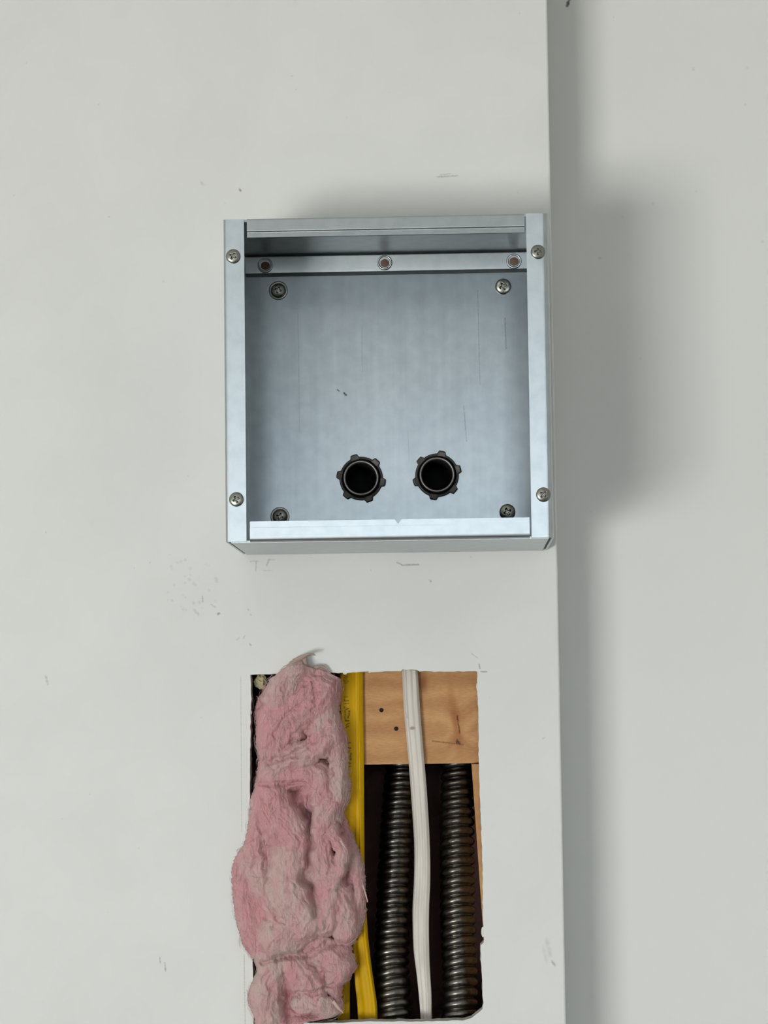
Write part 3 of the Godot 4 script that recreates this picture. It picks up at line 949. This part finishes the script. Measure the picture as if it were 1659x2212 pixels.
# front of the batt at (x, y): height, then how beige (0) to deep pink (1) the roll on top is
func batt_front(x: float, y: float, u: float, base: float) -> Vector2:
	var px: float = x + 1.6 * ins_noise[1].get_noise_2d(x, y) + 2.2 * ins_noise[2].get_noise_2d(x, y)
	var py: float = y + 1.6 * ins_noise[1].get_noise_2d(x + 300.0, y) + 2.2 * ins_noise[2].get_noise_2d(x + 300.0, y)
	var p := Vector2(px, py)
	var z: float = base + 5.0 + 3.0 * ins_noise[0].get_noise_2d(x, y)
	var tone := 0.7
	var blend := 0.9
	for f in ROLLS:
		var reach: float = f[0]
		var best := 1e9
		var along := 0.0
		var side := 0.0
		var run := 0.0
		for k in range(3, f.size() - 1):
			var a := Vector2(f[k][0], f[k][1])
			var b := Vector2(f[k + 1][0], f[k + 1][1])
			if absf(py - (a.y + b.y) * 0.5) < absf(a.y - b.y) * 0.5 + reach:
				var q := Geometry2D.get_closest_point_to_segment(p, a, b)
				var d := p.distance_to(q)
				if d < best:
					best = d
					along = run + a.distance_to(q)
					side = signf((b - a).cross(p - a)) * d
			run += a.distance_to(b)
		if best < reach:
			var t := best / reach
			var h: float = f[1] - reach * 1.05 * (1.0 - sqrt(1.0 - t * t))
			h += 1.25 * ins_noise[3].get_noise_2d(side * 2.2 + f[1] * 50.0, along * 0.35) + 0.5 * ins_noise[5].get_noise_2d(side * 1.2, along * 0.2 + f[0] * 40.0)
			var over := h - z
			var w := clampf(0.5 + 0.5 * over / blend, 0.0, 1.0)
			z = lerpf(z, h, w) + blend * w * (1.0 - w) * 0.5
			tone = lerpf(tone, {"beige": 0.15, "mix": 0.45, "pink": 0.75, "deep": 1.0}[f[2]], w)
	var fold := 0.0
	for f in FOLDS:
		var best := 1e9
		for k in range(2, f.size() - 1):
			var a := Vector2(f[k][0], f[k][1])
			var b := Vector2(f[k + 1][0], f[k + 1][1])
			if absf(py - (a.y + b.y) * 0.5) < absf(a.y - b.y) * 0.5 + f[1] * 3.0:
				best = minf(best, p.distance_to(Geometry2D.get_closest_point_to_segment(p, a, b)))
		if best < f[1] * 3.0:
			fold += f[0] * exp(-pow(best / f[1], 2.0))
	z -= minf(fold, 12.0)
	z += 1.3 * ins_noise[6].get_noise_2d(x, y * 0.6) + 0.7 * ins_noise[4].get_noise_2d(x, y * 0.5) + 0.22 * ins_noise[5].get_noise_2d(x, y * 0.7)
	var round := pow(maxf(0.0, 1.0 - pow(absf(2.0 * u - 1.0), 7.0)), 0.5)
	if y > -176.0 or y < -411.0:   # the ends thin out
		z = lerpf(z, 4.0, clampf(maxf(y + 176.0, -411.0 - y) / 6.0, 0.0, 0.8))
	return Vector2(base + maxf(z - base, 1.0) * round, tone)


func build_insulation() -> void:
	ins_noise = [noise(101, 0.05, 2), noise(102, 0.12, 2), noise(103, 0.06, 2), noise(104, 0.085, 2), noise(105, 0.16, 3), noise(106, 0.45, 2), noise(110, 0.07, 2)]
	var t := thing("pink_insulation", "crumpled pink fibreglass insulation bulging out of the cut-out", "insulation")
	var rows := 470
	var nf := 150
	var nb := 16
	var rings := []
	var colors := []
	var tone := noise(107, 0.07, 4)
	var tone2 := noise(108, 0.03, 3)
	var shred := noise(109, 0.5, 2)
	for j in rows + 1:
		var y := lerpf(-171.2, -416.8, float(j) / rows)
		var k := 0
		while k < INS.size() - 2 and y < INS[k + 1][0]:
			k += 1
		var w := clampf((INS[k][0] - y) / (INS[k][0] - INS[k + 1][0]), 0.0, 1.0)
		w = w * w * (3.0 - 2.0 * w) * 0.5 + w * 0.5
		var l := lerpf(INS[k][1], INS[k + 1][1], w) 
		var r := lerpf(INS[k][2], INS[k + 1][2], w) 
		var ring := []
		var row_color := []
		var over := 1.0 if y > -182.0 or y < -409.0 else clampf(minf(absf(y + 182.0), absf(y + 409.0)) / -8.0 + 1.0, 0.0, 1.0)
		var over_left := maxf(over, clampf((-96.0 - l) / 2.0, 0.0, 1.0))
		for i in nf + 1:
			var u := float(i) / nf
			var x := lerpf(l, r, u) + 0.8 * shred.get_noise_2d(1.0, y) * exp(-u * 25.0) + 1.0 * shred.get_noise_2d(50.0, y) * exp(-(1.0 - u) * 25.0)
			var base := lerpf(lerpf(-9.0, 1.2, over_left), lerpf(-13.0, 1.2, over), smoothstep(0.05, 0.75, u))
			var front := batt_front(x, y, u, base)
			ring.append(mm(x, y, front.x))
			var hue := clampf(front.y + 0.18 + 0.7 * tone.get_noise_2d(x * 1.4, y * 0.5) + 0.3 * tone2.get_noise_2d(x, y), 0.0, 1.0)
			var c := Color(0.53, 0.385, 0.355).lerp(Color(0.55, 0.275, 0.29), hue)
			row_color.append(c)
		for i in range(1, nb):
			var u := 1.0 - float(i) / nb
			var x := lerpf(l, r, u)
			var base := lerpf(lerpf(-9.0, 1.2, over_left), lerpf(-13.0, 1.2, over), smoothstep(0.05, 0.75, u))
			var inside := clampf((x + 95.0) / 4.0, 0.0, 1.0) * (1.0 - over)
			ring.append(mm(x, y, base - 24.0 * inside * sin(PI * u)))
			row_color.append(Color(0.62, 0.36, 0.36))
		rings.append(ring)
		colors.append(row_color)
	var pink := mat(Color(1, 1, 1), 0.95)
	pink.vertex_color_use_as_albedo = true
	var fuzz := NoiseTexture2D.new()
	fuzz.width = 512
	fuzz.height = 512
	fuzz.seamless = true
	fuzz.noise = noise(120, 0.035, 4)
	pink.heightmap_enabled = true
	pink.heightmap_texture = fuzz
	pink.heightmap_scale = 0.08
	pink.uv1_triplanar = true
	pink.uv1_scale = Vector3(26, 9, 26)
	pink.rim_enabled = true
	pink.rim = 0.25
	var st := begin(true)
	skin(st, rings, true, false, colors)
	obj("batt", st, pink, t)
	# loose fibres standing off the batt
	var rng := RandomNumberGenerator.new()
	rng.seed = 33
	st = begin(true)
	var hair := begin(true)
	var index := 0
	for n in 1500:
		var j := rng.randi_range(4, rows - 6)
		var i := rng.randi_range(2, nf - 3)
		if n % 4 == 0:
			i = rng.randi_range(0, 6) if n % 8 == 0 else nf - rng.randi_range(0, 6)
		var p: Vector3 = rings[j][i]
		var along: Vector3 = (rings[j + 3][i] - rings[j][i]).normalized()
		var side: Vector3 = (rings[j][i + 1] - rings[j][maxi(i - 1, 0)]).normalized()
		var out := side.cross(-along).normalized()
		if out.z < 0.0:
			out = -out
		var long := rng.randf_range(0.003, 0.011)
		var dir := (along * rng.randf_range(-1.0, 1.0) + side * rng.randf_range(-0.6, 0.6)).normalized()
		var bow := rng.randf_range(0.0004, 0.0016)
		var half := rng.randf_range(0.00006, 0.00017)
		var c: Color = colors[j][i].lerp(Color(0.70, 0.60, 0.56), rng.randf_range(0.1, 0.8))
		var across := dir.cross(out).normalized()
		var steps := 5
		for s in steps + 1:
			var q := float(s) / steps - 0.5
			var m := p + dir * long * q + out * (bow * (1.0 - 3.2 * q * q) + 0.0001) + across * 0.25 * long * q * q * (1.0 if n % 2 else -1.0)
			for e in 3:
				var a := TAU * e / 3.0
				hair.set_color(c)
				hair.add_vertex(m + (across * cos(a) + out * sin(a)) * half * (1.0 - 1.6 * absf(q)))
		for s in steps:
			for e in 3:
				var a := index + s * 3 + e
				var b := index + s * 3 + (e + 1) % 3
				for v in [a, b, b + 3, a, b + 3, a + 3]:
					hair.add_index(v)
		index += (steps + 1) * 3
	var fibres := obj("loose_fibres", hair, pink, t)
	fibres.set_meta("kind", "stuff")
	# the curled wisp standing up at the top and a few tufts
	var wisp_look := mat(Color(0.66, 0.58, 0.55), 0.95)
	var tuft_look := mat(Color(0.80, 0.68, 0.64), 0.95)
	for q in [
		[wisp_look, 2.2, [-71.0, -177.0, 5.0], [-66.5, -173.0, 7.0], [-62.0, -170.2, 9.0], [-58.0, -168.6, 11.0], [-54.8, -168.4, 12.0], [-52.4, -169.4, 12.0]],
		[wisp_look, 1.6, [-60.5, -170.0, 8.0], [-60.0, -174.0, 8.0], [-58.5, -177.6, 7.0], [-56.0, -179.5, 6.0]],
		[wisp_look, 1.3, [-57.0, -179.0, 5.0], [-52.0, -176.6, 5.0], [-48.0, -177.0, 4.0], [-45.0, -179.6, 3.0], [-42.0, -184.0, 2.0]],
		[tuft_look, 0.6, [-25.5, -318.0, -8.0], [-23.0, -325.0, -7.0], [-21.3, -331.0, -6.0], [-21.0, -332.5, -6.0]],
		[tuft_look, 1.1, [-44.0, -395.0, 8.0], [-41.0, -399.0, 7.0], [-38.5, -402.0, 5.0], [-37.5, -403.5, 4.0]],
		[tuft_look, 1.0, [-38.0, -291.0, 8.0], [-34.0, -298.0, 7.0], [-32.5, -306.0, 5.0]]]:
		var pts := []
		for k in range(2, q.size()):
			pts.append(mm(q[k][0], q[k][1], q[k][2]))
		st = begin(true)
		var size: float = q[1]
		sweep(st, smooth_path(pts, 8), 10, func(a: float, s: float, run: float) -> Vector2:
			return Vector2(cos(a) * 1.0, sin(a) * 0.6) * 0.001 * size * (1.02 - s * s) * (1.0 + 0.35 * shred.get_noise_2d(run * 4000.0, a)))
		obj("wisp", st, q[0], t)


func build_work_light() -> void:
	# the lamp on a tripod, left behind the camera, whose light throws the shadows up and to the right
	var at := mm(0, 0, 60) + LAMP_AT * LAMP_FAR
	var lamp := thing("work_light", "rectangular work lamp on a yellow tripod, standing behind the camera", "work light")
	var face := Basis.looking_at(mm(0, 0, 60) - at)
	var black := mat(Color(0.12, 0.12, 0.12), 0.6)
	var yellow := mat(Color(0.85, 0.65, 0.1), 0.5)
	var head := Node3D.new()
	head.name = "head"
	lamp.add_child(head)
	head.transform = Transform3D(face, at)
	var st := begin()
	box(st, Vector3(-0.62, -0.42, 0.02), Vector3(0.62, 0.42, 0.08))
	for r in [[-0.62, -0.602, -0.42, 0.42], [0.602, 0.62, -0.42, 0.42], [-0.602, 0.602, -0.42, -0.402], [-0.602, 0.602, 0.402, 0.42]]:
		box(st, Vector3(r[0], r[2], -0.002), Vector3(r[1], r[3], 0.02))
	obj("housing", st, black, head)
	var glow := mat(Color(0.9, 0.9, 0.9), 0.6)
	glow.emission_enabled = true
	glow.emission = Color(1.0, 1.0, 0.985)
	glow.emission_energy_multiplier = 1.5
	st = begin()
	box(st, Vector3(-0.60, -0.40, 0.006), Vector3(0.60, 0.40, 0.016))
	obj("diffuser", st, glow, head)
	var top := at - Vector3(0.04, 0.25, -0.10)
	st = begin(true)
	sweep(st, [top, Vector3(top.x, 0.40, top.z), Vector3(top.x, 0.20, top.z)], 16, func(a: float, _s: float, _r: float) -> Vector2: return Vector2(cos(a), sin(a)) * 0.016)
	obj("pole", st, yellow, lamp)
	for k in 3:
		var a := TAU * k / 3.0 + 0.4
		st = begin(true)
		sweep(st, [Vector3(top.x, 0.45, top.z), Vector3(top.x + cos(a) * 0.25, 0.24, top.z + sin(a) * 0.25), Vector3(top.x + cos(a) * 0.5, 0.012, top.z + sin(a) * 0.5)], 12, func(w: float, _s: float, _r: float) -> Vector2: return Vector2(cos(w), sin(w)) * 0.011)
		obj("leg", st, yellow, lamp)
